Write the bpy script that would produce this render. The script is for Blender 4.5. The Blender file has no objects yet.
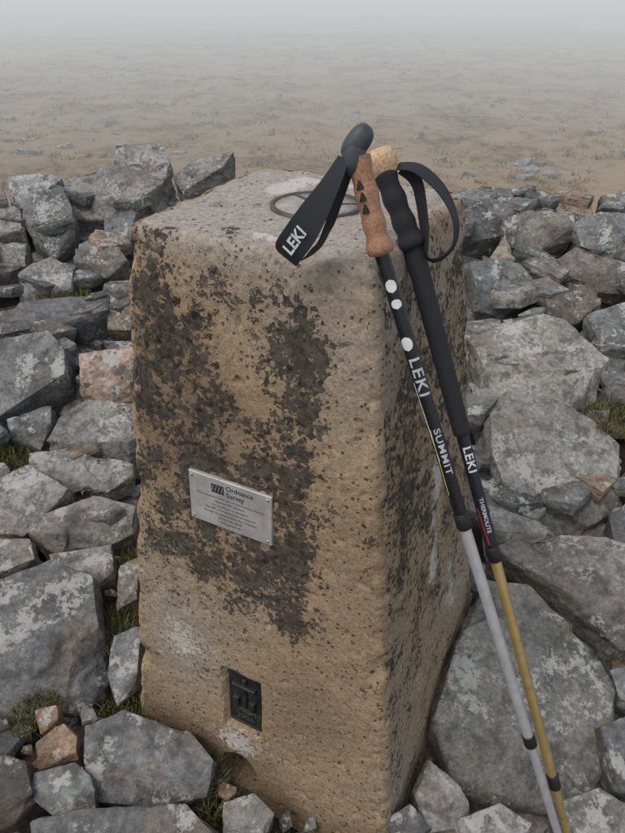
import bpy, bmesh, math, random
import numpy as np
from mathutils import Vector, Matrix, noise
random.seed(7); rng=np.random.default_rng(7)
C=bpy.context.scene.collection
# ---------------------------------------------------------------- helpers
def link(o,parent=None):
    C.objects.link(o)
    if parent is not None: o.parent=parent
    return o
def empty(name):
    e=bpy.data.objects.new(name,None); e.empty_display_size=.1; return link(e)
def mesh_obj(name,v,f,mat=None,parent=None,smooth=True,tint=None,sharp=None):
    me=bpy.data.meshes.new(name)
    if isinstance(v,np.ndarray): v=v.tolist()
    if isinstance(f,np.ndarray): f=f.tolist()
    me.from_pydata(v,[],f); me.update()
    if smooth: me.polygons.foreach_set('use_smooth',[True]*len(me.polygons))
    if sharp: me.set_sharp_from_angle(angle=math.radians(sharp))
    if tint is not None:
        a=me.color_attributes.new('tint','FLOAT_COLOR','POINT')
        a.data.foreach_set('color',np.asarray(tint,dtype=np.float32).ravel())
    if mat: me.materials.append(mat)
    return link(bpy.data.objects.new(name,me),parent)
class NT:
    def __init__(s,name):
        s.m=bpy.data.materials.new(name); s.m.use_nodes=True; s.t=s.m.node_tree; s.t.nodes.clear()
        s.out=s.t.nodes.new('ShaderNodeOutputMaterial'); s.b=s.n('BsdfPrincipled'); s.l(s.b.outputs[0],s.out.inputs[0])
        s.co=s.n('TexCoord').outputs['Object']
    def n(s,k,**kw):
        n=s.t.nodes.new('ShaderNode'+k)
        for a,b in kw.items(): setattr(n,a,b)
        return n
    def l(s,a,b): s.t.links.new(a,b)
    def noise(s,sc,det=4,ro=.55,vec=None,dist=0):
        n=s.n('TexNoise'); n.inputs['Scale'].default_value=sc; n.inputs['Detail'].default_value=det; n.inputs['Roughness'].default_value=ro
        n.inputs['Distortion'].default_value=dist
        s.l(vec or s.co,n.inputs['Vector']); return n.outputs['Fac']
    def ramp(s,fac,stops):
        r=s.n('ValToRGB'); e=r.color_ramp.elements
        while len(e)<len(stops): e.new(.5)
        for i,(p,c) in enumerate(stops):
            e[i].position=p
            if not hasattr(c,'__len__'): c=(c,c,c)
            e[i].color=(*c,1)
        s.l(fac,r.inputs[0]); return r.outputs[0]
    def mix(s,fac,a,b,bt='MIX'):
        m=s.n('MixRGB',blend_type=bt)
        for i,x in enumerate((fac,a,b)):
            if isinstance(x,(int,float)): m.inputs[i].default_value=x if i==0 else (x,x,x,1)
            elif isinstance(x,tuple): m.inputs[i].default_value=(*x,1)
            else: s.l(x,m.inputs[i])
        return m.outputs[0]
    def math(s,op,a,b=0.,c=0.,clamp=False):
        m=s.n('Math',operation=op); m.use_clamp=clamp
        for i,x in enumerate((a,b,c)):
            if isinstance(x,(int,float)): m.inputs[i].default_value=x
            else: s.l(x,m.inputs[i])
        return m.outputs[0]
    def bump(s,h,strength=.5,dist=.01,nrm=None):
        b=s.n('Bump'); b.inputs['Strength'].default_value=strength; b.inputs['Distance'].default_value=dist
        s.l(h,b.inputs['Height'])
        if nrm: s.l(nrm,b.inputs['Normal'])
        return b.outputs[0]
    def set(s,col=None,rough=None,nrm=None,metal=None,spec=None):
        for k,x in (('Base Color',col),('Roughness',rough),('Normal',nrm),('Metallic',metal),('Specular IOR Level',spec)):
            if x is None: continue
            if isinstance(x,(int,float)): s.b.inputs[k].default_value=x
            elif isinstance(x,tuple): s.b.inputs[k].default_value=(*x,1)
            else: s.l(x,s.b.inputs[k])
        return s.m
# ---------------------------------------------------------------- materials
def m_stone():
    s=NT('gritstone'); at=s.n('Attribute',attribute_name='tint'); a=at.outputs['Color']; L=at.outputs['Alpha']
    fine=s.noise(75,4,.78); mid=s.noise(20,4,.7)
    c=s.mix(1.,a,s.ramp(fine,[(.32,.52),(.68,1.45)]),'MULTIPLY')
    c=s.mix(s.ramp(mid,[(.49,0.),(.62,.65)]),c,(.062,.066,.060))
    c=s.mix(s.ramp(mid,[(.34,.4),(.43,0.)]),c,(.18,.155,.11))
    lv=s.math('ADD',s.math('MULTIPLY',fine,.6),s.math('MULTIPLY',L,.4))
    c=s.mix(s.ramp(lv,[(.605,0.),(.66,.72)]),c,(.48,.485,.45))
    h=s.math('ADD',s.math('MULTIPLY',fine,.6),mid)
    return s.set(c,s.ramp(mid,[(.35,.42),(.6,.75)]),s.bump(h,.7,.008),spec=.5)
def m_concrete():
    s=NT('weathered_concrete'); a=s.n('Attribute',attribute_name='tint'); sep=s.n('SeparateColor'); s.l(a.outputs['Color'],sep.inputs[0])
    R,G,B=sep.outputs[0],sep.outputs[1],sep.outputs[2]
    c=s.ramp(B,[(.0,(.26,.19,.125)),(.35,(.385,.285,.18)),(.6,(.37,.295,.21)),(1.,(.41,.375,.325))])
    fine=s.noise(130,4,.75)
    c=s.mix(1.,c,s.ramp(fine,[(.28,.58),(.72,1.38)]),'MULTIPLY')
    vo=s.n('TexVoronoi',feature='F1'); vo.inputs['Scale'].default_value=120; s.l(s.co,vo.inputs['Vector'])
    vs=s.n('SeparateColor'); s.l(vo.outputs['Color'],vs.inputs[0])
    # white lichen and limewash
    wv=s.math('ADD',s.math('MULTIPLY',fine,.6),s.math('MULTIPLY',G,.5))
    c=s.mix(s.ramp(wv,[(.55,0.),(.65,.8)]),c,(.62,.60,.56))
    # black crust lichen: granular, density R, which also darkens the niche and holes
    dv=s.math('ADD',s.math('MULTIPLY',s.math('SUBTRACT',fine,.5),1.5),s.math('ADD',s.math('MULTIPLY',s.math('SUBTRACT',vs.outputs[1],.5),.36),R))
    dm=s.ramp(dv,[(.50,0.),(.60,1.)])
    c=s.mix(s.math('MULTIPLY',dm,.92),c,s.mix(vs.outputs[2],(.022,.021,.020),(.095,.088,.077)))
    # open pores: a few cells only
    pv=s.math('SUBTRACT',vo.outputs['Distance'],s.math('MULTIPLY',s.math('SUBTRACT',vs.outputs[0],.66),.95))
    pit=s.ramp(pv,[(.0,1.),(.10,0.)])
    c=s.mix(s.math('MULTIPLY',pit,.75),c,(.06,.046,.036))
    h=s.math('SUBTRACT',s.math('ADD',fine,s.math('MULTIPLY',dm,.35)),s.math('MULTIPLY',pit,1.0))
    return s.set(c,.9,s.bump(h,.75,.005),spec=.25)
def m_ground():
    s=NT('moor_ground'); a=s.n('Attribute',attribute_name='tint').outputs['Color']
    n1=s.noise(.9,9,.8)
    g=s.ramp(n1,[(.36,(.10,.075,.045)),(.44,(.20,.145,.09)),(.50,(.30,.225,.145)),(.57,(.37,.29,.20)),(.66,(.15,.125,.075))])
    g=s.mix(s.ramp(s.noise(11,5,.82),[(.45,0.),(.58,.6)]),g,(.35,.275,.19))
    so=s.ramp(n1,[(.3,(.02,.016,.012)),(.7,(.08,.06,.045))])
    c=s.mix(a,so,g)
    return s.set(c,.95,None,spec=.1)
def m_attr(name,rough=.8,spec=.2):
    s=NT(name); return s.set(s.n('Attribute',attribute_name='tint').outputs['Color'],rough,spec=spec)
def m_plain(name,col,rough=.5,metal=0.,var=.12,sc=60,bs=.1,bd=.0006,spec=.5,dirt=None):
    s=NT(name); n=s.noise(sc,3,.65)
    c=s.mix(1.,col,s.ramp(n,[(.3,1-var),(.7,1+var)]),'MULTIPLY')
    if dirt: c=s.mix(s.ramp(s.noise(sc*.6,5,.75),[(.5,0.),(.65,.6)]),c,dirt)
    return s.set(c,s.ramp(n,[(.3,max(0,rough-.08)),(.7,min(1,rough+.1))]),s.bump(s.noise(sc*6,2),bs,bd) if bs>.15 else None,metal,spec)
def m_cork():
    s=NT('cork'); n=s.noise(250,4,.7)
    c=s.mix(s.ramp(n,[(.42,0.),(.68,1.)]),(.68,.49,.31),(.38,.23,.12))
    return s.set(c,.8,s.bump(n,.4,.0008))
def m_grip():
    s=NT('cork_rubber'); n=s.noise(330,4,.7)
    c=s.mix(s.ramp(n,[(.4,0.),(.62,1.)]),(.44,.25,.155),(.28,.14,.085))
    return s.set(c,.75,s.bump(n,.35,.0007))
def m_web():
    s=NT('webbing'); w=s.n('TexWave'); w.inputs['Scale'].default_value=300; s.l(s.co,w.inputs['Vector'])
    return s.set((.027,.030,.036),.7,s.bump(w.outputs['Fac'],.3,.0006),spec=.35)
STONE=m_stone(); CONC=m_concrete(); GROUND=m_ground(); GRASS=m_attr('dry_grass'); MOSS=m_attr('green_grass')
RUB=m_plain('dark_rubber',(.055,.066,.075),.5); FOAM=m_plain('foam',(.024,.025,.030),.8,bs=.4,bd=.001,sc=150)
BLK=m_plain('black_lacquer',(.012,.013,.018),.28); NAVY=m_plain('dark_lacquer',(.014,.016,.026),.3)
SIL=m_plain('silver_aluminium',(.62,.63,.66),.38,.5,var=.08); GOLD=m_plain('gold_aluminium',(.62,.46,.20),.35,.6,var=.08)
PLA=m_plain('black_plastic',(.015,.015,.017),.45); WHI=m_plain('white_print',(.75,.77,.78),.5); GRY=m_plain('grey_print',(.50,.53,.56),.4)
RED=m_plain('red_print',(.30,.04,.04),.5); YEL=m_plain('yellow_print',(.55,.52,.15),.5)
CORK=m_cork(); GRIP=m_grip(); WEB=m_web()
PLATE=m_plain('plaque_metal',(.50,.50,.49),.42,.3,var=.14,sc=25,dirt=(.34,.32,.29)); INK=m_plain('plaque_ink',(.03,.03,.035),.6)
BRZ=m_plain('dark_bronze',(.022,.026,.025),.5,.3,var=.4,sc=70,bs=.5,bd=.002,dirt=(.075,.078,.068))
BRS=m_plain('weathered_brass',(.11,.10,.085),.6,.3,var=.35,sc=60,bs=.4,bd=.001,dirt=(.04,.04,.036))
STEEL=m_plain('steel',(.4,.4,.4),.35,.9)
# ---------------------------------------------------------------- pillar
PW0,PWH,PH=.613,.383,1.137
YAW=math.radians(-26.96); CX0,CY0=-.0075,1.0040
ex=np.array([math.cos(YAW),math.sin(YAW)]); ey=np.array([-math.sin(YAW),math.cos(YAW)])
def pw(z): return PW0+(PWH-PW0)*z/PH
def pcx(z): return CX0+.02*(1-z/PH)
def ploc(lx,ly,z): # local -> world
    return Vector((pcx(z)+lx*ex[0]+ly*ey[0], CY0+lx*ex[1]+ly*ey[1], z))
def front(lx,z,off=0.): return ploc(lx,-pw(z)/2-off,z)
def gs(a,b,ca,cb,sa,sb): return math.exp(-((a-ca)/sa)**2-((b-cb)/sb)**2)
def sst(e0,e1,x):
    t=min(1,max(0,(x-e0)/(e1-e0))); return t*t*(3-2*t)
pillar=empty('trig_pillar')
def build_pillar():
    Ns=140; Nc=8; rc=.018; per=[]
    for s in range(4):
        for i in range(Ns): per.append((s,'s',i/(Ns-1)))
        for i in range(1,Nc): per.append((s,'c',i/Nc))
    def pt(e,a):
        s,k,t=e; r=min(rc,a)
        if k=='s': x,y=(-a+r)+(2*a-2*r)*t,-a; nx,ny=0,-1
        else:
            th=-math.pi/2+t*math.pi/2; x,y=a-r+r*math.cos(th),-a+r+r*math.sin(th); nx,ny=math.cos(th),math.sin(th)
        for _ in range(s): x,y=-y,x; nx,ny=-ny,nx
        return x,y,nx,ny
    lv=[]; re=.014
    for i in range(330): lv.append(('s',-.08+(PH-re+.08)*i/329,0))
    for i in range(1,7):
        th=i/6*math.pi/2; lv.append(('a',PH-re+re*math.sin(th),re*(1-math.cos(th))))
    nt=46
    for i in range(1,nt+1): lv.append(('t',PH,i/nt))
    V=[];T=[]
    for k,z,q in lv:
        a=pw(z)/2
        for e in per:
            if k=='s': x,y,nx,ny=pt(e,a)
            elif k=='a':
                x,y,nx,ny=pt(e,a); x-=nx*q; y-=ny*q
            else:
                x,y,nx,ny=pt(e,a); x-=nx*re; y-=ny*re; x*=(1-q)*.999+.001; y*=(1-q)*.999+.001
            up=0. if k=='s' else (math.sin(q/re*1.0) if k=='a' else 1.)
            zz=z
            s,kk,t=e
            hid=(s>=2 and k!='t')
            P=Vector((x*3,y*3,zz*3))
            n1=noise.fractal(P*3.,1.,2.,3); n2=noise.noise(P*14.) if not hid else 0
            d=.0035*n1+.0016*n2
            pn=noise.noise(P*24.) if not hid else 0
            if pn>.44: d-=.007*(pn-.44)/.3
            cd=min(t,1-t) if kk=='s' else 0
            edge=max(0,1-cd*2*a/.02) if k!='t' else 0
            topd=max(0,1-abs(PH-z)/.03) if k!='t' else max(0,1-q*a/.02)
            if max(edge,topd)>0:
                chip=noise.noise(P*5.+Vector((9,3,1)))
                if chip>.1: d-=.022*(chip-.1)*max(edge,topd)
                d-=.006*max(0,noise.noise(P*13.))*max(edge,topd)
            cl=.5+.5*noise.fractal(P*5.5+Vector((3,7,2)),.6,2.1,5)/1.1
            lo=.5+.9*noise.noise(P*1.1+Vector((1,4,8)))
            R=G=B=0.
            u=t-.5 if kk=='s' else .5
            if k!='t':
                if s==0:
                    R=.10+.50*sst(.38,.56,z)*(1-sst(.18,.42,u))
                    for cu,cz,su,sz,w in ((-.38,.97,.14,.14,.42),(.24,1.0,.13,.10,.52),(-.24,.80,.22,.14,.30),(.06,.62,.28,.12,.40),(.22,.80,.14,.12,.30),(-.36,.62,.12,.10,.25),(.10,.52,.16,.05,.30)):
                        R+=w*gs(u,z,cu,cz,su,sz)
                    R-=.35*sst(1.06,1.11,z)
                    R-=.22*gs(u,z,-.03,.92,.10,.13)
                    R*= .5+.5*(1-sst(.32,.44,u)) ; R+=.06*sst(.34,.5,u)
                    G=.70*gs(u,z,-.33,.34,.11,.09)+1.05*gs(u,z,-.06,.112,.13,.045)+.45*gs(u,z,-.38,.47,.06,.05)+.38*gs(u,z,-.1,.33,.2,.06)
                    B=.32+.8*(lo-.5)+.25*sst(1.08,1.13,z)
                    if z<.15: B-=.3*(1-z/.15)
                elif s==1:
                    R=.60-.28*sst(.6,.2,z)-.15*sst(1.0,1.1,z); G=.95*gs(u,z,-.02,.50,.07,.14)+.9*gs(u,z,.20,.36,.08,.1)+.85*gs(u,z,.05,.72,.08,.13)+.55*gs(u,z,-.2,.3,.08,.15)+.5*gs(u,z,.0,.95,.1,.06); B=.5+.6*(lo-.5)
                    R+=.2*gs(u,z,-.3,.8,.2,.2)
                else: R=.55*sst(.35,.6,z); G=.3; B=.4
                R=R*.66+(cl-.5)*.80+.045
                G=G*.66+(cl-.5)*-.5+.10
                if s==0 and kk=='s':
                    lx=x
                    if abs(lx+.020)<.043+.002*n2 and abs(z-.237)<.082+.002*n2: d=-.024; R+=.2
                    if z>-.03 and ((lx+.034)/.045)**2+((z-.01)/.062)**2<1: d=-.13; R+=.9; G=0  # arched hole painted dark as well, its shade put into the colour
            else:
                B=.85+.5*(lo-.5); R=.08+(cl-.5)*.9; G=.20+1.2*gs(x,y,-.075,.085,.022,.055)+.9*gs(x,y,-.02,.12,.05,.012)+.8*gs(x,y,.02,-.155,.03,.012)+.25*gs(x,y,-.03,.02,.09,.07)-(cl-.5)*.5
                hd=math.hypot(x+.118,y+.055)
                if hd<.016: d-=.012; R+=.4  # small top hole also coloured darker, standing in for shade inside it
            V.append((*ploc(x+nx*d*(1-up),y+ny*d*(1-up),zz+up*d),))
            T.append((min(1.2,max(0,R)),min(1.3,max(0,G)),min(1,max(0,B)),1))
    n=len(per); F=[]
    for j in range(len(lv)-1):
        for i in range(n):
            i2=(i+1)%n; F.append((j*n+i,j*n+i2,(j+1)*n+i2,(j+1)*n+i))
    F.append([(len(lv)-1)*n+i for i in range(n)])
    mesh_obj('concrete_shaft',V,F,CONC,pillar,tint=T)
build_pillar()
def boxpts(mapf,x0,x1,z0,z1,o0,o1,b=0.0015):
    V=[];
    for off,i in ((o0,0),(o1-b,0),(o1,b)):
        for (x,z) in ((x0+i,z0+i),(x1-i,z0+i),(x1-i,z1-i),(x0+i,z1-i)): V.append(tuple(mapf(x,z,off)))
    F=[(0,3,2,1)]
    for r in (0,4):
        for i in range(4):
            j=(i+1)%4; F.append((r+i,r+j,r+4+j,r+4+i))
    F.append((8,9,10,11)); return V,F
def slab(name,x0,x1,z0,z1,o0,o1,mat,b=.0015,mapf=front):
    V,F=boxpts(mapf,x0,x1,z0,z1,o0,o1,b); return mesh_obj(name,V,F,mat,pillar,smooth=False)
def text_mesh(body,size,align='CENTER',ext=0.0,spacing=1.0,bold=0.,sub=None):
    c=bpy.data.curves.new('t','FONT'); c.body=body; c.size=size; c.align_x=align; c.align_y='CENTER'; c.space_character=spacing; c.offset=bold
    c.resolution_u=3
    o=bpy.data.objects.new('t',c); C.objects.link(o); bpy.context.view_layer.update()
    me=bpy.data.meshes.new_from_object(o.evaluated_get(bpy.context.evaluated_depsgraph_get()))
    bm=bmesh.new(); bm.from_mesh(me); bmesh.ops.triangulate(bm,faces=bm.faces[:])
    if sub:
        for k in range(4):
            E=[e for e in bm.edges if e.calc_length()>sub]
            if not E: break
            bmesh.ops.subdivide_edges(bm,edges=E,cuts=1); bmesh.ops.triangulate(bm,faces=bm.faces[:])
    bm.verts.index_update()
    V=[tuple(v.co) for v in bm.verts]; F=[tuple(v.index for v in f.verts) for f in bm.faces]; bm.free()
    bpy.data.objects.remove(o); bpy.data.meshes.remove(me); return V,F
def face_text(name,body,size,lx,z,off,mat,align='CENTER',bold=0.):
    V,F=text_mesh(body,size,align,bold=bold)
    mesh_obj(name,[tuple(front(lx+v[0],z+v[1],off)) for v in V],F,mat,pillar,smooth=False)
# plaque
px,pz,ph_,pw_=-.027,.712,.047,.078
slab('plaque',px-pw_,px+pw_,pz-ph_,pz+ph_,-.002,.0065,PLATE,.001)
for sx in(-1,1):
    for sz in(-1,1): slab('rivet',px+sx*(pw_-.007)-.002,px+sx*(pw_-.007)+.002,pz+sz*(ph_-.007)-.002,pz+sz*(ph_-.007)+.002,.0065,.008,STEEL,.0006)
slab('plaque_logo',px-.034,px-.010,pz+.020,pz+.036,.0066,.0069,INK,.0001)
for k in range(4): face_text('plaque_logo_mark','/',.016,px-.031+.006*k,pz+.028,.0072,PLATE)
face_text('plaque_title','Ordnance\nSurvey',.0125,px-.006,pz+.0285,.0068,INK,'LEFT',.0002)
for i,t in enumerate(['This monument forms part of the Ordnance Survey','National GPS Network','It is an offence to damage it','The GPS co-ordinates can be obtained','through the internet from the Ordnance','Survey web site at','www.gps.gov.uk']):
    face_text('plaque_text',t,.0061,px,pz+.011-.0078*i,.0068,INK)
# flush bracket
bx,bz=-.020,.237
slab('flush_bracket',bx-.038,bx+.038,bz-.077,bz+.077,-.0245,-.012,BRZ,.002)
slab('bracket_bar',bx-.005,bx+.005,bz-.02,bz+.06,-.012,-.006,BRZ,.002)
slab('bracket_shelf',bx-.026,bx+.026,bz+.034,bz+.042,-.012,-.004,BRZ,.002)
slab('bracket_rim_bottom',bx-.034,bx+.034,bz-.072,bz-.067,-.012,-.009,BRZ,.001)
slab('bracket_rim_top',bx-.034,bx+.034,bz+.067,bz+.072,-.012,-.009,BRZ,.001)
slab('bracket_lug',bx-.024,bx-.012,bz-.02,bz+.005,-.012,-.004,BRZ,.002); slab('bracket_lug',bx+.012,bx+.024,bz-.02,bz+.005,-.012,-.004,BRZ,.002)
face_text('bracket_lettering','OSBM\n2956',.020,bx,bz-.042,-.0105,BRS,bold=.0006)
# spider fitting on the top
def disc(name,cx,cy,r0,r1,z0,z1,mat,n=64):
    V=[];F=[]
    for i in range(n):
        t=2*math.pi*i/n; 
        for r,z in ((r0,z0),(r0,z1),(r1,z1),(r1,z0)): 
            p=ploc(cx+r*math.cos(t),cy+r*math.sin(t),PH); V.append((p.x,p.y,z))
    for i in range(n):
        for k in range(3):
            a=i*4+k; b=((i+1)%n)*4+k; F.append((a,a+1,b+1,b))
    mesh_obj(name,V,F,mat,pillar)
disc('spider_ring',0.015,-.0,.063,.070,PH-.004,PH+.004,BRS)
disc('spider_plate',0.015,-.0,.001,.0625,PH-.004,PH+.0022,m_plain('plate_grey',(.32,.30,.27),.8,.0,var=.4,sc=40,bs=.5,bd=.001,dirt=(.46,.45,.42)))
disc('spider_cap',0.015,-.0,.001,.013,PH,PH+.006,BRS)
for k in range(3):
    t=k*2*math.pi/3+.5; d=(math.cos(t),math.sin(t)); n=(-d[1],d[0]); V=[]
    for z in (PH-.002,PH+.0036):
        for r,w in ((.013,-.003),(.062,-.003),(.062,.003),(.013,.003)):
            p=ploc(.015+d[0]*r+n[0]*w,d[1]*r+n[1]*w,PH); V.append((p.x,p.y,z))
    mesh_obj('spider_arm',V,[(4,5,6,7),(0,1,5,4),(1,2,6,5),(2,3,7,6),(3,0,4,7)],BRS,pillar,smooth=False)
# ---------------------------------------------------------------- terrain
hk=[-9,0,1.0,1.6,2.2,2.8,3.5]; hz=[0,0,0.03,.12,.32,.52,.72]
def rub(X,Y):
    cr=2.98+.22*math.exp(-((X+.6)/.5)**2)
    h=float(np.interp(min(Y,cr),hk,hz))
    if Y>cr: h*=max(0,1-(Y-cr)/1.1)
    side=abs(X)
    if side>2.6: h*=max(0,1-(side-2.6)/1.0)
    return h
def inrub(X,Y):
    d=max((Y-4.25)/.3,(abs(X)-3.6)/.3,(-1.2-Y)/.3); return min(1,max(0,d))
def moor(X,Y):
    r=math.hypot(X,Y)
    a=.08*noise.fractal(Vector((X*.35,Y*.35,0)),1,2,4)+.05*noise.noise(Vector((X*1.7,Y*1.7,5)))
    if r<16: a+=.03*max(0,noise.noise(Vector((X*4.1,Y*4.1,7))))
    if r>40: a+=.5*noise.noise(Vector((X*.01,Y*.01,2)))*min(1,(r-40)/100)
    return a
def axis(a,g,far):
    g=a[-1]*np.geomspace(1,far/a[-1],g)[1:]; return np.concatenate([-g[::-1],a,g])
def build_ground():
    xs=axis(np.linspace(-12,12,220),45,1500); ys=axis(np.linspace(-12,12,220),45,1500)+3
    V=[];T=[]
    for y in ys:
        for x in xs:
            m=inrub(x,y); z=(rub(x,y)-.13 if m<1 else 0)*(1-m)+moor(x,y)*m
            V.append((x,y,z)); T.append((m,m,m,1))
    n=len(xs); F=[(j*n+i,j*n+i+1,(j+1)*n+i+1,(j+1)*n+i) for j in range(len(ys)-1) for i in range(n-1)]
    mesh_obj('moorland_ground',V,F,GROUND,tint=T)
build_ground()
# ---------------------------------------------------------------- stones
BR=np.array([.17,.135,.095])
def finish_stone(pts,target,seed,amp=1.,cuts=3):
    bm=bmesh.new(); rn=random.Random(seed*31+7)
    for p in pts: bm.verts.new(p)
    bmesh.ops.convex_hull(bm,input=bm.verts)
    bmesh.ops.delete(bm,geom=[v for v in bm.verts if not v.link_faces],context='VERTS')
    bmesh.ops.dissolve_limit(bm,angle_limit=math.radians(8),verts=bm.verts,edges=bm.edges)
    cen=sum((v.co for v in bm.verts),Vector())/len(bm.verts)
    ext=max((max(v.co[i] for v in bm.verts)-min(v.co[i] for v in bm.verts)) for i in range(3))
    for k in range(cuts):
        d=Vector((rn.gauss(0,1),rn.gauss(0,1),rn.gauss(.3,.7))).normalized()
        m=max((v.co-cen).dot(d) for v in bm.verts)
        bmesh.ops.bisect_plane(bm,geom=bm.verts[:]+bm.edges[:]+bm.faces[:],plane_co=cen+d*m*rn.uniform(.84,.95),plane_no=d,clear_outer=True)
        ed=[e for e in bm.edges if e.is_boundary]
        if ed: bmesh.ops.contextual_create(bm,geom=ed)
    try: bmesh.ops.bevel(bm,geom=bm.edges[:]+bm.verts[:],offset=ext*.006,segments=1,profile=.6,affect='EDGES',clamp_overlap=True)
    except Exception: pass
    for k in range(7):
        bmesh.ops.triangulate(bm,faces=bm.faces[:])
        E=[e for e in bm.edges if e.calc_length()>target]
        if not E: break
        bmesh.ops.subdivide_edges(bm,edges=E,cuts=1)
    bmesh.ops.triangulate(bm,faces=bm.faces[:]); bmesh.ops.recalc_face_normals(bm,faces=bm.faces); bm.normal_update()
    off=Vector((seed*1.37,seed*.71,seed*2.1)); s=1/ext; S=[]
    for v in bm.verts:
        p=v.co; n=v.normal
        d=noise.fractal(p*s*2.0+off,1,2,3)*.016*ext
        q=Vector((p.x*s*3,p.y*s*3,p.z*s*11))+off
        d+=.018*ext*(round(noise.noise(q)*2.4)/2.4)*(1-abs(n.z))
        d+=noise.fractal(p*s*12+off,.8,2,2)*.007*ext
        rg=noise.noise(p*s*3.1+off*2)
        if rg>.28: d-=.025*ext*min(1,(rg-.28)*16)
        big=noise.fractal(p*s*2.6+off*3,.9,2,4); br=noise.fractal(p*s*4+off*5,.8,2,3)
        S.append((1+.45*big, min(1,max(0,(br-.17)*2.4)), .5+.6*noise.fractal(p*s*3.3+off*4,.7,2,4)+(.06 if n.z>.5 else -.10)))
        v.co=p+n*d*amp
    V=[tuple(v.co) for v in bm.verts]; bm.verts.index_update(); F=[tuple(v.index for v in f.verts) for f in bm.faces]
    bm.free(); return V,F,np.array(S)
def shade(S,col):
    c=np.array(col)[None,:]*np.array([[.86,.88,.90]])*S[:,0:1]; w=S[:,1:2]*.55; c=c*(1-w)+BR[None,:]*w
    return np.concatenate([np.clip(c,.02,.8),np.clip(S[:,2:3],0,1)],1)
PAL=[(.235,.235,.22),(.29,.28,.255),(.18,.182,.178),(.225,.235,.225),(.32,.305,.275),(.155,.155,.15),(.25,.23,.20)]
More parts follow.
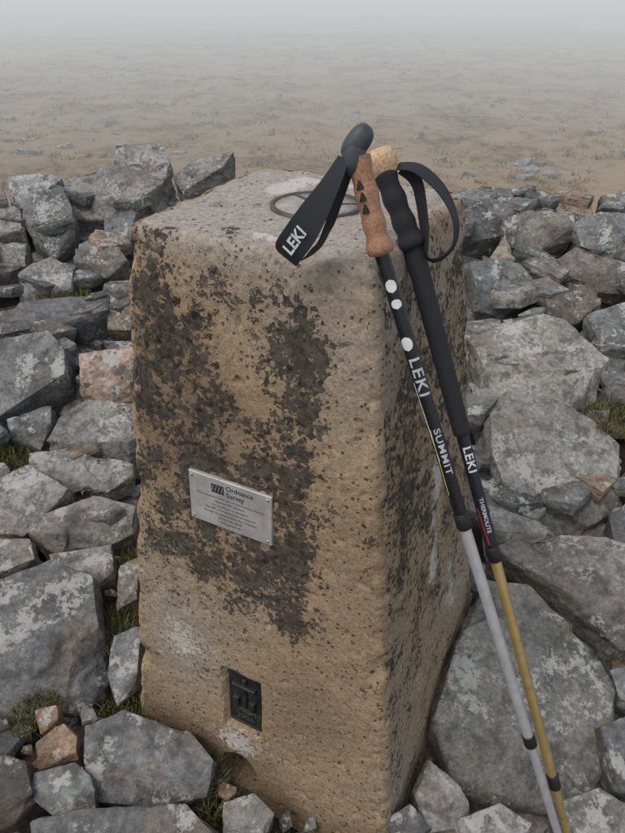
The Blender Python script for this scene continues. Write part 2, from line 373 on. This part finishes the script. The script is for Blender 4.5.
# stones placed from image pixels: name, X, Y, Z (mm), camera depth (mm), stretch, pixel outline
DAT="""L1 -786 3195 672 3074 126|115 150 165 152 172 170 165 186 130 184 116 176
L2 -894 2984 612 2932 124|70 180 120 172 135 180 168 190 150 205 110 218 75 218 62 200
L3 -1234 2996 616 2940 124|12 185 45 178 62 182 50 200 30 210 15 208
L4 -1102 2772 550 2790 121|30 200 60 192 75 215 78 240 60 260 35 240 26 222
L5 -1296 2756 545 2780 121|-20 210 22 212 28 238 -10 246
L6 -845 2531 470 2634 118|75 255 95 250 120 252 130 265 110 278 75 278
L7 -798 2710 529 2750 120|105 222 137 215 134 250 108 248
L8 -506 3156 661 3048 125|175 180 195 165 235 160 225 175 185 192
L9 -1019 2394 423 2546 116|20 275 50 262 75 275 75 300 45 308 25 305
L10 -953 2236 371 2444 126|-15 315 60 303 110 300 112 318 80 330 -15 340
L11 -713 2271 383 2466 127|105 290 134 292 136 330 112 330
L12 -970 1949 276 2258 119|-30 350 45 340 68 360 72 385 40 405 -20 435
L13 -695 1935 271 2250 119|78 360 134 352 137 400 110 405 85 395
L14 -694 1711 197 2104 113|62 425 85 405 134 410 137 455 132 462 60 462 55 450
L15 -893 1740 205 2124 114|10 425 50 410 55 430 45 450 15 440
L16 -713 1577 155 2016 110|32 460 60 455 133 465 134 478 110 493 50 492 35 482
L17 -638 1369 124 1860 111|40 525 90 500 134 510 134 535 110 548 60 552 35 540
L18 -832 1460 139 1928 114|-15 490 25 472 50 490 75 500 40 515 35 535 -15 530
L19 -812 1256 107 1776 107|-15 540 30 545 40 565 15 580 -15 590
L20 -637 1016 71 1596 99|-30 600 40 565 85 580 105 640 108 690 85 710 30 710 -30 690
L21 -602 1233 105 1758 107|50 560 110 550 118 580 95 590 60 575
L22 -439 961 69 1552 98|112 640 138 628 142 690 125 705 112 680
L23 -478 1190 98 1726 105|118 570 139 560 140 600 122 610
L24 -347 742 60 1374 90|85 730 120 715 190 735 215 765 208 795 160 805 100 800 88 760
L25 -531 772 63 1398 91|40 745 62 725 80 740 82 760 45 770
L26 -611 676 59 1320 88|-25 750 25 765 40 800 20 825 -25 840
L27 -495 686 60 1328 88|35 775 75 765 95 780 100 810 60 815 35 800
L28 -363 609 57 1266 85|20 830 80 810 185 803 215 833 200 860 40 860
L29 -575 835 64 1450 93|36 712 58 708 64 725 45 734
L30 -124 634 58 1286 86|225 805 255 795 275 815 265 840 225 838
L32 -1231 2542 473 2642 118|-20 250 25 245 30 270 -15 280
R1 759 2793 557 2804 121|460 215 500 200 520 215 505 235 470 240
R2 942 2722 533 2758 121|500 225 545 212 572 220 570 240 535 250 505 245
R3 1205 2654 510 2714 120|572 228 600 220 645 222 645 275 595 262 575 250
R4 1102 2449 442 2582 117|555 265 575 253 640 275 640 295 595 292 560 285
R5 960 2288 388 2478 127|540 292 590 290 595 315 570 325 545 315
R6 724 2397 425 2548 116|468 270 500 265 525 270 535 290 500 315 472 310
R7 757 2546 475 2644 118|488 262 505 240 513 268 500 272
R8 788 2007 295 2296 121|472 335 520 325 560 320 600 370 590 400 550 410 480 400
R9 1098 2115 330 2366 123|590 320 640 305 645 375 600 370
R10 579 1815 230 2172 116|470 385 500 400 505 425 478 437
R11 732 1617 164 2044 111|480 435 510 400 545 397 595 425 620 450 605 515 575 540 520 530 490 490
R12 1040 1899 259 2226 118|598 375 640 378 640 405 605 405
R13 571 1350 122 1846 111|490 512 545 530 550 545 510 550 488 540
R14 724 1190 98 1726 105|495 550 560 540 610 545 650 565 650 650 600 645 560 600
R15 476 870 65 1478 95|425 735 440 690 495 580 560 583 592 620 610 690 600 750 560 800 520 812 450 790
R16 717 904 66 1506 96|610 672 640 668 645 720 612 705
R17 249 669 60 1314 88|412 790 430 760 460 790 465 825 420 832
R18 885 1374 125 1864 111|610 520 640 500 645 550 608 545
R19 557 624 58 1278 86|555 805 600 790 635 815 640 850 570 860
R20 348 617 57 1272 86|455 822 500 805 530 825 520 845 460 845
R21 648 750 62 1380 90|600 730 640 715 645 800 605 790
R22 180 619 57 1274 86|383 822 410 805 430 830 400 850
R24 1344 2894 586 2872 123|600 200 640 195 640 218 605 216
R25 776 2940 600 2902 123|463 200 480 190 510 195 512 208 480 212"""
SPECIAL={'L13':(.46,.34,.25),'L25':(.46,.29,.18),'L29':(.38,.25,.15),'R7':(.38,.32,.25),'L3':(.48,.47,.45),'R8':(.36,.345,.30),'R20':(.42,.40,.38),'L11':(.26,.21,.16),'R15':(.225,.22,.19),'L4':(.17,.17,.162),'R11':(.31,.30,.265),'L26':(.10,.082,.065),'R4':(.19,.168,.15),'R5':(.19,.155,.125),'L24':(.21,.21,.205),'L16':(.34,.33,.30),'L14':(.26,.25,.225),'L12':(.21,.208,.20),'L20':(.20,.20,.195)}
BIG={'R15','R11','L20','R8','R14','L12'}
shelter=empty('stone_shelter')
def build_from_pixels():  # image pixel outlines, scaled to metres by camera depth
    for idx,line in enumerate(DAT.split('\n')):
        a,b=line.split('|'); a=a.split(); nm=a[0]; X,Y,Z,k,st=[float(q) for q in a[1:]]
        X/=1000;Y/=1000;Z/=1000;k/=1000*659.8;st/=100
        q=[float(t) for t in b.split()]; P=[(q[i],q[i+1]) for i in range(0,len(q),2)]
        mx=sum(p[0] for p in P)/len(P); my=sum(p[1] for p in P)/len(P)
        sl=.7 if my<300 else (.5 if my<500 else .35)
        u=Vector((1,0,0)); w=Vector((0,1,sl)).normalized(); n=u.cross(w)
        rnd=random.Random(idx*13+5)
        O=[((p[0]-mx)*k,(my-p[1])*k*st) for p in P]
        W=max(o[0] for o in O)-min(o[0] for o in O); D=max(o[1] for o in O)-min(o[1] for o in O)
        y0=min(o[1] for o in O)
        th=min(W,D)*rnd.uniform(.55,.8)+.03; c=Vector((X,Y,Z))+n*.015; down=(-n*.6+Vector((0,0,-.4))).normalized()
        tiltx=rnd.uniform(-.15,.15); fr=rnd.uniform(.25,.5)   # share of the outline taken by the front riser
        pts=[]
        for (x,y) in O:
            v=(y-y0)/D
            top=y if v>fr else y0+D*fr*.9+(y-y0)*.1
            pts.append(c+u*x*1.0+w*top+n*(x*tiltx+th*.18))
            pts.append(c+u*x*1.03+w*y*1.03-n*th*rnd.uniform(.05,.2)*(1 if v>fr else .6))
            pts.append(c+u*x*.93+w*y*.9+down*th*rnd.uniform(.8,1.))
        V,F,S=finish_stone(pts,max(.011,W*.035),idx+1,1.,2)
        col=SPECIAL.get(nm,PAL[rnd.randrange(len(PAL))])
        mesh_obj('boulder' if nm in BIG else 'wall_stone',V,F,STONE,None if nm in BIG else shelter,tint=shade(S,col),sharp=36)
build_from_pixels()
TPL=[]
for i in range(16):
    rnd=random.Random(100+i); n=rnd.randint(4,6); O=[]
    asp=rnd.uniform(.5,.85)
    for j in range(n):
        t=2*math.pi*(j+rnd.uniform(-.25,.25))/n; O.append((.5*math.cos(t)*rnd.uniform(.85,1.1),.5*asp*math.sin(t)*rnd.uniform(.85,1.1)))
    th=rnd.uniform(.12,.32); pts=[]
    tx=rnd.uniform(-.15,.15)
    for x,y in O:
        pts+= [Vector((x*.95,y*.95,th/2+x*tx)),Vector((x*1.02,y*1.02,th*rnd.uniform(.0,.3))),Vector((x*.95,y*.95,-th/2))]
    V,F,S=finish_stone(pts,.10,50+i,.9,2); TPL.append((np.array(V),np.array(F),S))
def scatter(name,items,parent=None):
    VV=[];FF=[];TT=[];o=0
    for (x,y,z,s,yaw,tx,ty,col,ti) in items:
        V,F,S=TPL[ti]; M=np.array((Matrix.Rotation(ty,3,'Y')@Matrix.Rotation(tx,3,'X')@Matrix.Rotation(yaw,3,'Z')))
        W=(V*s)@M.T+np.array([x,y,z]); VV.append(W); FF.append(F+o); o+=len(V); TT.append(shade(S,col))
    V=np.concatenate(VV);F=np.concatenate(FF)
    return mesh_obj(name,V,F,STONE,parent,tint=np.concatenate(TT),sharp=36)
def near_pillar(x,y,m):
    dx,dy=x-CX0-.02,y-CY0; lx=dx*ex[0]+dy*ex[1]; ly=dx*ey[0]+dy*ey[1]
    return max(abs(lx),abs(ly))<.305+m
items=[]
def rcol(rnd):
    c=PAL[rnd.randrange(len(PAL))]; f=rnd.uniform(.5,1.1)
    if rnd.random()<.06: c=(.34,.25,.17)
    return tuple(v*f for v in c)
rnd=random.Random(3)
for i in range(2200):
    x=rnd.uniform(-3.6,3.6); y=rnd.uniform(-1.2,4.2)
    s=rnd.choice([.1,.14,.18,.22,.28])*rnd.uniform(.8,1.2)
    if near_pillar(x,y,s*.45): continue
    if y<.45 and abs(x)<.5 and s>.15: s=.12
    hh=rub(x,y)
    z=hh-.06-s*.12+rnd.uniform(-.03,.02)
    items.append((x,y,z,s,rnd.uniform(0,6.28),rnd.gauss(.1 if y>1.3 else 0,.22),rnd.gauss(0,.22),rcol(rnd),rnd.randrange(16)))
for i in range(420):
    x=rnd.uniform(-3.3,3.3); y=rnd.uniform(-.9,4.0)
    s=rnd.uniform(.25,.45)
    if abs(x)<.62*max(y,0)+.75+s*.5 and -.3<y<3.4: continue
    if near_pillar(x,y,.5): continue
    items.append((x,y,rub(x,y)+rnd.uniform(-.03,.05),s,rnd.uniform(0,6.28),rnd.gauss(.1,.2),rnd.gauss(0,.2),rcol(rnd),rnd.randrange(16)))
for i in range(170):
    y=rnd.uniform(1.3,3.1); x=rnd.choice([-1,1])*rnd.uniform(.5,.62*y+.5)
    if near_pillar(x,y,.15): continue
    items.append((x,y,rub(x,y)+.055,rnd.uniform(.10,.24),rnd.uniform(-.5,.5),rnd.gauss(.05,.16),rnd.gauss(0,.16),rcol(rnd),rnd.randrange(16)))
# chips and small stones round the foot
for i in range(260):
    x=rnd.uniform(-.75,.75); y=rnd.uniform(.35,1.3); s=rnd.uniform(.03,.075)
    if near_pillar(x,y,.01): continue
    items.append((x,y,rub(x,y)-.01+rnd.uniform(-.02,.02),s,rnd.uniform(0,6.28),rnd.gauss(0,.4),rnd.gauss(0,.4),rcol(rnd) if rnd.random()>.25 else (.30,.20,.13),rnd.randrange(16)))
scatter('packing_rubble',items,shelter)
items=[]
for i in range(130):
    y=4.6+rnd.random()**1.6*32; x=rnd.uniform(-.75,.75)*y*1.3
    s=rnd.choice([.06,.09,.12,.18])*rnd.uniform(.7,1.3)
    items.append((x,y,moor(x,y)-s*.03,s,rnd.uniform(0,6.28),rnd.gauss(0,.1),rnd.gauss(0,.1),(.27,.26,.24),rnd.randrange(16)))
for cx,cy,n,sp in ((.42,8.5,3,.12),(2.1,6.1,9,.22),(-4.0,13.2,8,.8),(-3.2,8.2,5,.4),(3.2,7.4,4,.4),(1.5,12,3,.6),(-1.9,7.0,4,.5)):
    for k in range(n):
        x=cx+rnd.gauss(0,sp); y=cy+rnd.gauss(0,sp*.8); s=rnd.uniform(.10,.28)
        items.append((x,y,moor(x,y),s,rnd.uniform(0,6.28),rnd.gauss(0,.1),rnd.gauss(0,.1),(.38,.375,.35),rnd.randrange(16)))
scatter('moorland_stones',items)
# ---------------------------------------------------------------- grass
def blades(name,P,H,W,cols,lean,mat):
    n=len(P); a=rng.uniform(0,2*np.pi,n); b=rng.uniform(0,2*np.pi,n)
    d=np.stack([np.cos(a),np.sin(a),np.zeros(n)],1)*W[:,None]
    l=np.stack([np.cos(b),np.sin(b),np.zeros(n)],1)*(H*lean*rng.uniform(.2,1,n))[:,None]
    up=np.zeros((n,3)); up[:,2]=H
    V=np.stack([P-d,P+d,P+d*.7+up*.55+l*.35,P-d*.7+up*.55+l*.35,P+up+l],1).reshape(-1,3)
    i=np.arange(n)*5
    F=[(int(k),int(k+1),int(k+2),int(k+3)) for k in i]+[(int(k+3),int(k+2),int(k+4)) for k in i]
    T=np.repeat(np.concatenate([cols,np.ones((n,1))],1),5,axis=0)
    return mesh_obj(name,V,F,mat,None,False,T)
def moor_grass():
    # tussocks: clustered blades, so the turf reads as clumps rather than an even lawn
    M=3600; cy=4.5+rng.random(M)**1.6*17; cx=(rng.random(M)-.5)*2*(1.0*cy+1.5); P=[];K=[]
    for i in range(M):
        if noise.noise(Vector((cx[i]*.9,cy[i]*.9,1)))<-.12: continue
        k=int(rng.integers(8,26)); r=rng.uniform(.03,.12); tone=rng.uniform(.75,1.15); ci=rng.integers(0,5)
        for j in range(k):
            a=rng.uniform(0,6.28); q=r*math.sqrt(rng.random()); P.append((cx[i]+q*math.cos(a),cy[i]+q*math.sin(a))); K.append((tone,ci if rng.random()<.7 else rng.integers(0,5)))
    z=[moor(a,b)-.004 for a,b in P]; P=np.array([(a,b,c) for (a,b),c in zip(P,z)]); K=np.array(K)
    n=len(P); H=rng.uniform(.015,.06,n); W=rng.uniform(.003,.007,n)
    base=np.array([[.40,.31,.20],[.34,.26,.165],[.27,.21,.13],[.44,.355,.245],[.24,.215,.125]])
    cols=base[K[:,1].astype(int)]*K[:,0:1]*rng.uniform(.9,1.1,(n,1))
    blades('moor_grass',P,H,W,cols,1.3,GRASS)
moor_grass()
def clump(name,spots,hmin,hmax,green):
    P=[];
    for (x,y,z,r,n) in spots:
        for k in range(n):
            a=rng.uniform(0,6.28); q=r*math.sqrt(rng.random()); P.append((x+q*math.cos(a),y+q*math.sin(a),z))
    P=np.array(P); n=len(P); base=np.array(green); cols=base[rng.integers(0,len(base),n)]*rng.uniform(.7,1.2,(n,1))
    blades(name,P,rng.uniform(hmin,hmax,n),rng.uniform(.0008,.0016,n),cols,.8,MOSS)
clump('grass_tuft',[(-.235,.735,-.01,.04,320),(-.20,.69,-.02,.04,220)],.03,.085,[(.18,.20,.07),(.26,.25,.11),(.38,.33,.18)])
clump('grass_tuft',[(-.10,.60,-.02,.05,160),(-.03,.52,0.,.08,300),(.05,.47,0.,.06,200)],.02,.05,[(.14,.15,.06),(.25,.2,.1)])
clump('moss',[(-.90,1.62,.16,.12,2200),(-.50,1.08,.06,.08,1500),(-.47,1.25,.10,.06,900),(.98,1.74,.25,.12,1500),(-.95,2.35,.41,.10,1300),(.60,1.75,.20,.07,700),(-.42,.86,.04,.06,800),(-.62,.86,.04,.06,700),(-.75,1.46,.13,.06,700)],.008,.026,[(.17,.175,.05),(.12,.125,.04),(.22,.21,.08)])
# ---------------------------------------------------------------- trekking poles
CAM=Vector((0,0,1.4238))
def frame(A,B):
    ax=(B-A).normalized(); mid=(A+B)/2; n=(CAM-mid); n=(n-ax*n.dot(ax)).normalized(); b=n.cross(ax)
    if b.x<0: b=-b
    return ax,n,b
def lathe(name,A,B,prof,mat,parent,seg=28,flat=1.):
    ax,n,b=frame(A,B); V=[];F=[]
    for s,r in prof:
        for i in range(seg):
            t=2*math.pi*i/seg; V.append(tuple(A+ax*s+n*(r*math.cos(t))+b*(r*flat*math.sin(t))))
    m=len(prof)
    for j in range(m-1):
        for i in range(seg):
            i2=(i+1)%seg; F.append((j*seg+i,j*seg+i2,(j+1)*seg+i2,(j+1)*seg+i))
    F.append(tuple(range(seg))[::-1]); F.append(tuple((m-1)*seg+i for i in range(seg)))
    o=mesh_obj(name,V,F,mat,parent)
    bm=bmesh.new(); bm.from_mesh(o.data); bmesh.ops.recalc_face_normals(bm,faces=bm.faces); bm.to_mesh(o.data); bm.free()
    o.data.set_sharp_from_angle(angle=math.radians(50))
    return o
def wrap_text(name,body,size,A,B,s0,r,mat,parent,ang=0.,bold=0.,stretch=1.,spacing=1.):
    V,F=text_mesh(body,size,'LEFT',bold=bold,spacing=spacing,sub=.003); ax,n,b=frame(A,B); out=[]
    for x,y,_ in V:
        t=y/r+ang; out.append(tuple(A+ax*(s0+x*stretch)+n*(r+.0005)*math.cos(t)+b*(r+.0005)*math.sin(t)))
    mesh_obj(name,out,F,mat,parent,smooth=False)
def patch(name,A,B,r,pts,mat,parent):
    ax,n,b=frame(A,B); V=[];F=[]
    K=6
    for s,a0,a1 in pts:
        for k in range(K+1):
            t=a0+(a1-a0)*k/K; V.append(tuple(A+ax*s+n*(r+.00045)*math.cos(t)+b*(r+.00045)*math.sin(t)))
    for j in range(len(pts)-1):
        for k in range(K): F.append((j*(K+1)+k,j*(K+1)+k+1,(j+1)*(K+1)+k+1,(j+1)*(K+1)+k))
    mesh_obj(name,V,F,mat,parent)
def oval(name,A,B,r,s,ls,wa,mat,parent,ang=0.):
    pts=[]
    for i in range(9):
        t=-1+2*i/8; h=wa*math.sqrt(max(0.0004,1-t*t)); pts.append((s+ls*t,ang-h,ang+h))
    patch(name,A,B,r,pts,mat,parent)
def catmull(P,n=10):
    out=[]
    for i in range(len(P)-1):
        p0=P[max(0,i-1)];p1=P[i];p2=P[i+1];p3=P[min(len(P)-1,i+2)]
        for k in range(n):
            t=k/n; out.append(.5*((2*p1)+(p2-p0)*t+(2*p0-5*p1+4*p2-p3)*t*t+(3*p1-p0-3*p2+p3)*t**3))
    out.append(P[-1]); return out
def ribbon(name,P,N,W,mat,parent,th=.0016):
    P=[Vector(p) for p in P]; N=[Vector(q) for q in N]; Wv=[Vector((w,0,0)) for w in W]
    Q=catmull(P); NN=catmull(N); WW=catmull(Wv); V=[];F=[];m=len(Q)
    for i in range(m):
        t=(Q[min(m-1,i+1)]-Q[max(0,i-1)]).normalized(); n=NN[i]; n=(n-t*n.dot(t)).normalized(); b=t.cross(n); w=WW[i].x/2
        for (a,c) in ((-1,-1),(-.9,-1.25),(.9,-1.25),(1,-1),(1,1),(.9,1.25),(-.9,1.25),(-1,1)):
            V.append(tuple(Q[i]+b*w*a+n*th/2*c))
    for j in range(m-1):
        for i in range(8):
            i2=(i+1)%8; F.append((j*8+i,j*8+i2,(j+1)*8+i2,(j+1)*8+i))
    F.append(tuple(range(8))); F.append(tuple((m-1)*8+i for i in range(8)))
    o=mesh_obj(name,V,F,mat,parent,smooth=False)
    bm=bmesh.new(); bm.from_mesh(o.data); bmesh.ops.recalc_face_normals(bm,faces=bm.faces); bm.to_mesh(o.data); bm.free()
    return Q,NN
def tube(r,s0,s1): return [(s0,r),(s1,r)]
p1=empty('trekking_pole')
A1=Vector((.0829,.7356,1.1478)); B1=Vector((.472,.4527,.06))
lathe('upper_shaft',A1,B1,tube(.0088,-.020,.350),BLK,p1)
lathe('upper_collar',A1,B1,[(.343,.009),(.345,.0104),(.364,.0104),(.367,.009)],PLA,p1)
lathe('middle_shaft',A1,B1,tube(.0078,.36,.745),SIL,p1)
lathe('middle_collar',A1,B1,[(.737,.0079),(.738,.0095),(.758,.0095),(.760,.007)],PLA,p1)
lathe('lower_shaft',A1,B1,[(.755,.0068),(1.10,.0062)],SIL,p1)
lathe('tip_sleeve',A1,B1,[(1.04,.0075),(1.05,.0085),(1.10,.0078),(1.165,.005)],PLA,p1)
lathe('basket',A1,B1,[(1.098,.008),(1.100,.024),(1.103,.025),(1.106,.023),(1.107,.008)],PLA,p1)
lathe('tip',A1,B1,[(1.16,.0035),(1.185,.003),(1.19,.001)],STEEL,p1)
J1=Vector((.0782,.739,1.161)); H1=Vector((.0431,.7705,1.281))
gp=[(-.006,.0095),(-.004,.0155),(0,.0178),(.005,.0178),(.010,.0155),(.018,.0132)]
for i in range(12):
    s=.022+i*.006; gp.append((s,.0140+.0009*math.sin(i*1.15)))
gp+=[(.096,.0150),(.104,.0155)]
lathe('grip',J1,H1,gp,GRIP,p1,32,.92)
for k in range(3):
    patch('grip_mark',J1,H1,.0148,[(.044+k*.013,-.75,-.10),(.048+k*.013,-.60,-.12),(.052+k*.013,-.45,-.2),(.054+k*.013,-.40,-.3)],PLA,p1)
def head(name,c,ax,side,fwd,ra,rs,rf,mat,parent):
    V=[];F=[];nu,nv=28,18
    for j in range(nv+1):
        ph=math.pi*j/nv
        for i in range(nu):
            t=2*math.pi*i/nu; sx=math.sin(ph)*math.cos(t); sy=math.sin(ph)*math.sin(t); sz=math.cos(ph)
            V.append(tuple(c+side*(math.copysign(abs(sx)**.85,sx)*rs)+fwd*(math.copysign(abs(sy)**.85,sy)*rf)+ax*(math.copysign(abs(sz)**.8,sz)*ra)))
    for j in range(nv):
        for i in range(nu):
            i2=(i+1)%nu; F.append((j*nu+i,(j+1)*nu+i,(j+1)*nu+i2,j*nu+i2))
    mesh_obj(name,V,F,mat,parent)
axx,nn,bb=frame(J1,H1)
head('rubber_head',J1+axx*.118+bb*.003,(axx*.6+bb*.8).normalized(),(bb*.6-axx*.8).normalized(),nn,.0215,.0135,.016,RUB,p1)
head('head_shoulder',J1+axx*.106-bb*.004,(axx+bb*.35).normalized(),(bb-axx*.35).normalized(),nn,.022,.0135,.0165,RUB,p1)
oval('badge',A1,B1,.0088,.028,.008,.75,WHI,p1,-.05); oval('badge',A1,B1,.0088,.050,.006,.7,WHI,p1,-.05)
oval('badge',A1,B1,.0088,.100,.009,.8,WHI,p1,-.3)
wrap_text('maker_lettering','LEKI',.019,A1,B1,.118,.0088,GRY,p1,0.,.0003,1.35,1.1)
wrap_text('model_lettering','SUMMIT',.0115,A1,B1,.215,.0088,GRY,p1,.15,.0002,1.5,1.1)
patch('stripe',A1,B1,.0088,[(.150+.01*i,-1.15+.03*i,-.98+.03*i) for i in range(12)],WHI,p1)
patch('stripe',A1,B1,.0088,[(.215+.012*i,-.8-.03*i,-.62-.03*i) for i in range(9)],YEL,p1)
SP=[(.0343,.7554,1.2583),(.0192,.7441,1.2325),(.0017,.7377,1.2049),(-.0141,.7380,1.1794),(-.0290,.7520,1.1540),(-.0290,.7680,1.1390),(-.0115,.7712,1.1381),(.0066,.7702,1.1547),(.018,.7575,1.1805),(.0288,.7552,1.2132),(.0415,.7615,1.2496)]
SN=[(-.3,-.85,.3),(-.2,-.9,.35),(-.15,-.9,.4),(-.15,-.92,.4),(-.4,-.85,.0),(-.6,-.3,-.75),(.4,-.3,-.85),(.75,-.55,-.3),(.75,-.6,.1),(.7,-.6,.2),(.6,-.7,.2)]
SW=[.014,.022,.032,.037,.036,.028,.023,.020,.018,.016,.014]
Q,NNs=ribbon('wrist_strap',SP,SN,SW,WEB,p1)
V,F=text_mesh('LEKI',.020,'CENTER',bold=.0006,spacing=1.05)
def strapxf(i0,V,off=.0016):
    c=Q[i0]; t=(Q[i0-6]-Q[i0+6]).normalized(); n=NNs[i0]; n=(n-t*n.dot(t)).normalized(); up=n.cross(t)
    return [tuple(c+t*x+up*y+n*(off)) for x,y,_ in V]
mesh_obj('strap_lettering',strapxf(33,V,.0022),F,WHI,p1,smooth=False)
p2=empty('trekking_pole')
A2=Vector((.1282,.8309,1.1374)); B2=Vector((.482,.467,.06))
lathe('foam_extension',A2,B2,[(-.005,.012),(.008,.0125),(.015,.0135),(.12,.0128),(.262,.0122),(.268,.0115),(.270,.009)],FOAM,p2)
lathe('upper_shaft',A2,B2,tube(.0088,.25,.455),NAVY,p2)
lathe('upper_collar',A2,B2,[(.447,.009),(.449,.0103),(.468,.0103),(.471,.009)],PLA,p2)
lathe('middle_shaft',A2,B2,tube(.0078,.465,.88),GOLD,p2)
lathe('middle_collar',A2,B2,[(.868,.0079),(.870,.0096),(.895,.0096),(.897,.007)],PLA,p2)
lathe('lower_shaft',A2,B2,[(.89,.0068),(1.10,.0062)],GOLD,p2)
lathe('tip_sleeve',A2,B2,[(1.04,.0075),(1.05,.0085),(1.10,.0078),(1.165,.005)],PLA,p2)
lathe('basket',A2,B2,[(1.088,.008),(1.090,.024),(1.093,.025),(1.096,.023),(1.097,.008)],PLA,p2)
lathe('tip',A2,B2,[(1.16,.0035),(1.185,.003),(1.19,.001)],STEEL,p2)
J2=A2.copy(); H2=Vector((.0787,.8644,1.2416))
gp=[(-.006,.0125),(-.004,.0175),(0,.0195),(.005,.0190),(.010,.0160),(.016,.0145)]
for i in range(11): gp.append((.020+i*.006,.0150+.0012*math.sin(i*1.2)))
gp+=[(.088,.0165),(.094,.0170),(.098,.0150)]
lathe('grip',J2,H2,gp,FOAM,p2,32,.95)
lathe('cork_knob',J2,H2,[(.088,.0140),(.095,.0172),(.101,.0200),(.112,.0205),(.118,.0185),(.122,.013),(.1235,.004)],CORK,p2,32,1.1)
wrap_text('maker_lettering','LEKI',.0165,A2,B2,.285,.0088,WHI,p2,.1,.0004,1.2,1.1)
wrap_text('model_lettering','THERMOLITE',.008,A2,B2,.365,.0088,GRY,p2,.2,.0002,1.2)
patch('stripe',A2,B2,.0088,[(.38+.01*i,-.9+.07*i,-.6+.08*i) for i in range(7)],RED,p2)
SP=[(.1060,.8600,1.226),(.1303,.8450,1.2259),(.1582,.8264,1.2057),(.1751,.8062,1.1754),(.1749,.7984,1.1458),(.1584,.7985,1.1279),(.1453,.8109,1.1285),(.1415,.834,1.163),(.131,.8516,1.2075),(.1120,.8604,1.2232)]
SN=[(.3,-.5,.9),(.4,-.5,.8),(.65,-.55,.5),(.85,-.55,.0),(.75,-.5,-.4),(.2,-.6,-.75),(-.5,-.6,-.6),(-.8,-.6,0),(-.6,-.6,.4),(-.3,-.6,.7)]
ribbon('wrist_strap',SP,SN,[.016,.022,.022,.020,.018,.016,.015,.016,.016,.016],WEB,p2)
# ---------------------------------------------------------------- fog, sky, light, camera
def fog():
    m=bpy.data.materials.new('fog'); m.use_nodes=True; t=m.node_tree; t.nodes.clear()
    o=t.nodes.new('ShaderNodeOutputMaterial'); a=t.nodes.new('ShaderNodeVolumeAbsorption'); e=t.nodes.new('ShaderNodeEmission'); s=t.nodes.new('ShaderNodeAddShader')
    D=.088; a.inputs['Color'].default_value=(0,0,0,1); a.inputs['Density'].default_value=D
    e.inputs['Color'].default_value=(.93,.975,1.,1); e.inputs['Strength'].default_value=D*.63  # fog glows by itself, emission standing in for scattered daylight
    t.links.new(a.outputs[0],s.inputs[0]); t.links.new(e.outputs[0],s.inputs[1]); t.links.new(s.outputs[0],o.inputs['Volume'])
    # fog bank surrounding the clearer air at the pillar
    L=900; R=4.4; V=[]
    for z in (-4,9):
        for h in (R,L):
            V+=[(x,y,z) for x,y in ((-h,-h),(h,-h),(h,h),(-h,h))]
    F=[]
    for i in range(4):
        j=(i+1)%4
        F.append((4+i,4+j,12+j,12+i))       # outer wall
        F.append((i,8+i,8+j,j))             # inner wall
        F.append((8+i,12+i,12+j,8+j))       # top
        F.append((i,j,4+j,4+i))             # bottom
    o=mesh_obj('fog',V,F,m,smooth=False)
    bm=bmesh.new(); bm.from_mesh(o.data); bmesh.ops.recalc_face_normals(bm,faces=bm.faces); bm.to_mesh(o.data); bm.free()
fog()
w=bpy.data.worlds.new('World'); bpy.context.scene.world=w; w.use_nodes=True; t=w.node_tree
bg=t.nodes['Background']; sk=t.nodes.new('ShaderNodeTexSky'); sk.sky_type='NISHITA'; sk.sun_disc=False
EL,AZ=math.radians(60),math.radians(-125)
sk.sun_elevation=EL; sk.sun_rotation=AZ; sk.dust_density=4; sk.air_density=1.; sk.ozone_density=1
t.links.new(sk.outputs[0],bg.inputs[0]); bg.inputs[1].default_value=.145
sl=bpy.data.lights.new('sun','SUN'); sl.energy=.7; sl.angle=math.radians(40); sl.color=(1,.975,.94)
so=link(bpy.data.objects.new('sun',sl))
sd=Vector((math.sin(AZ)*math.cos(EL),math.cos(AZ)*math.cos(EL),math.sin(EL)))
so.rotation_euler=sd.to_track_quat('Z','Y').to_euler(); so.location=sd*20
cam=bpy.data.cameras.new('camera'); co=link(bpy.data.objects.new('camera',cam))
cam.sensor_fit='VERTICAL'; cam.sensor_height=36; cam.lens=659.8*36/833; cam.clip_start=.02; cam.clip_end=4000
co.location=CAM; co.rotation_euler=(math.pi/2-math.radians(33.746),0,0)
sc=bpy.context.scene; sc.camera=co
sc.view_settings.view_transform='Standard'; sc.view_settings.look='None'; sc.view_settings.exposure=0
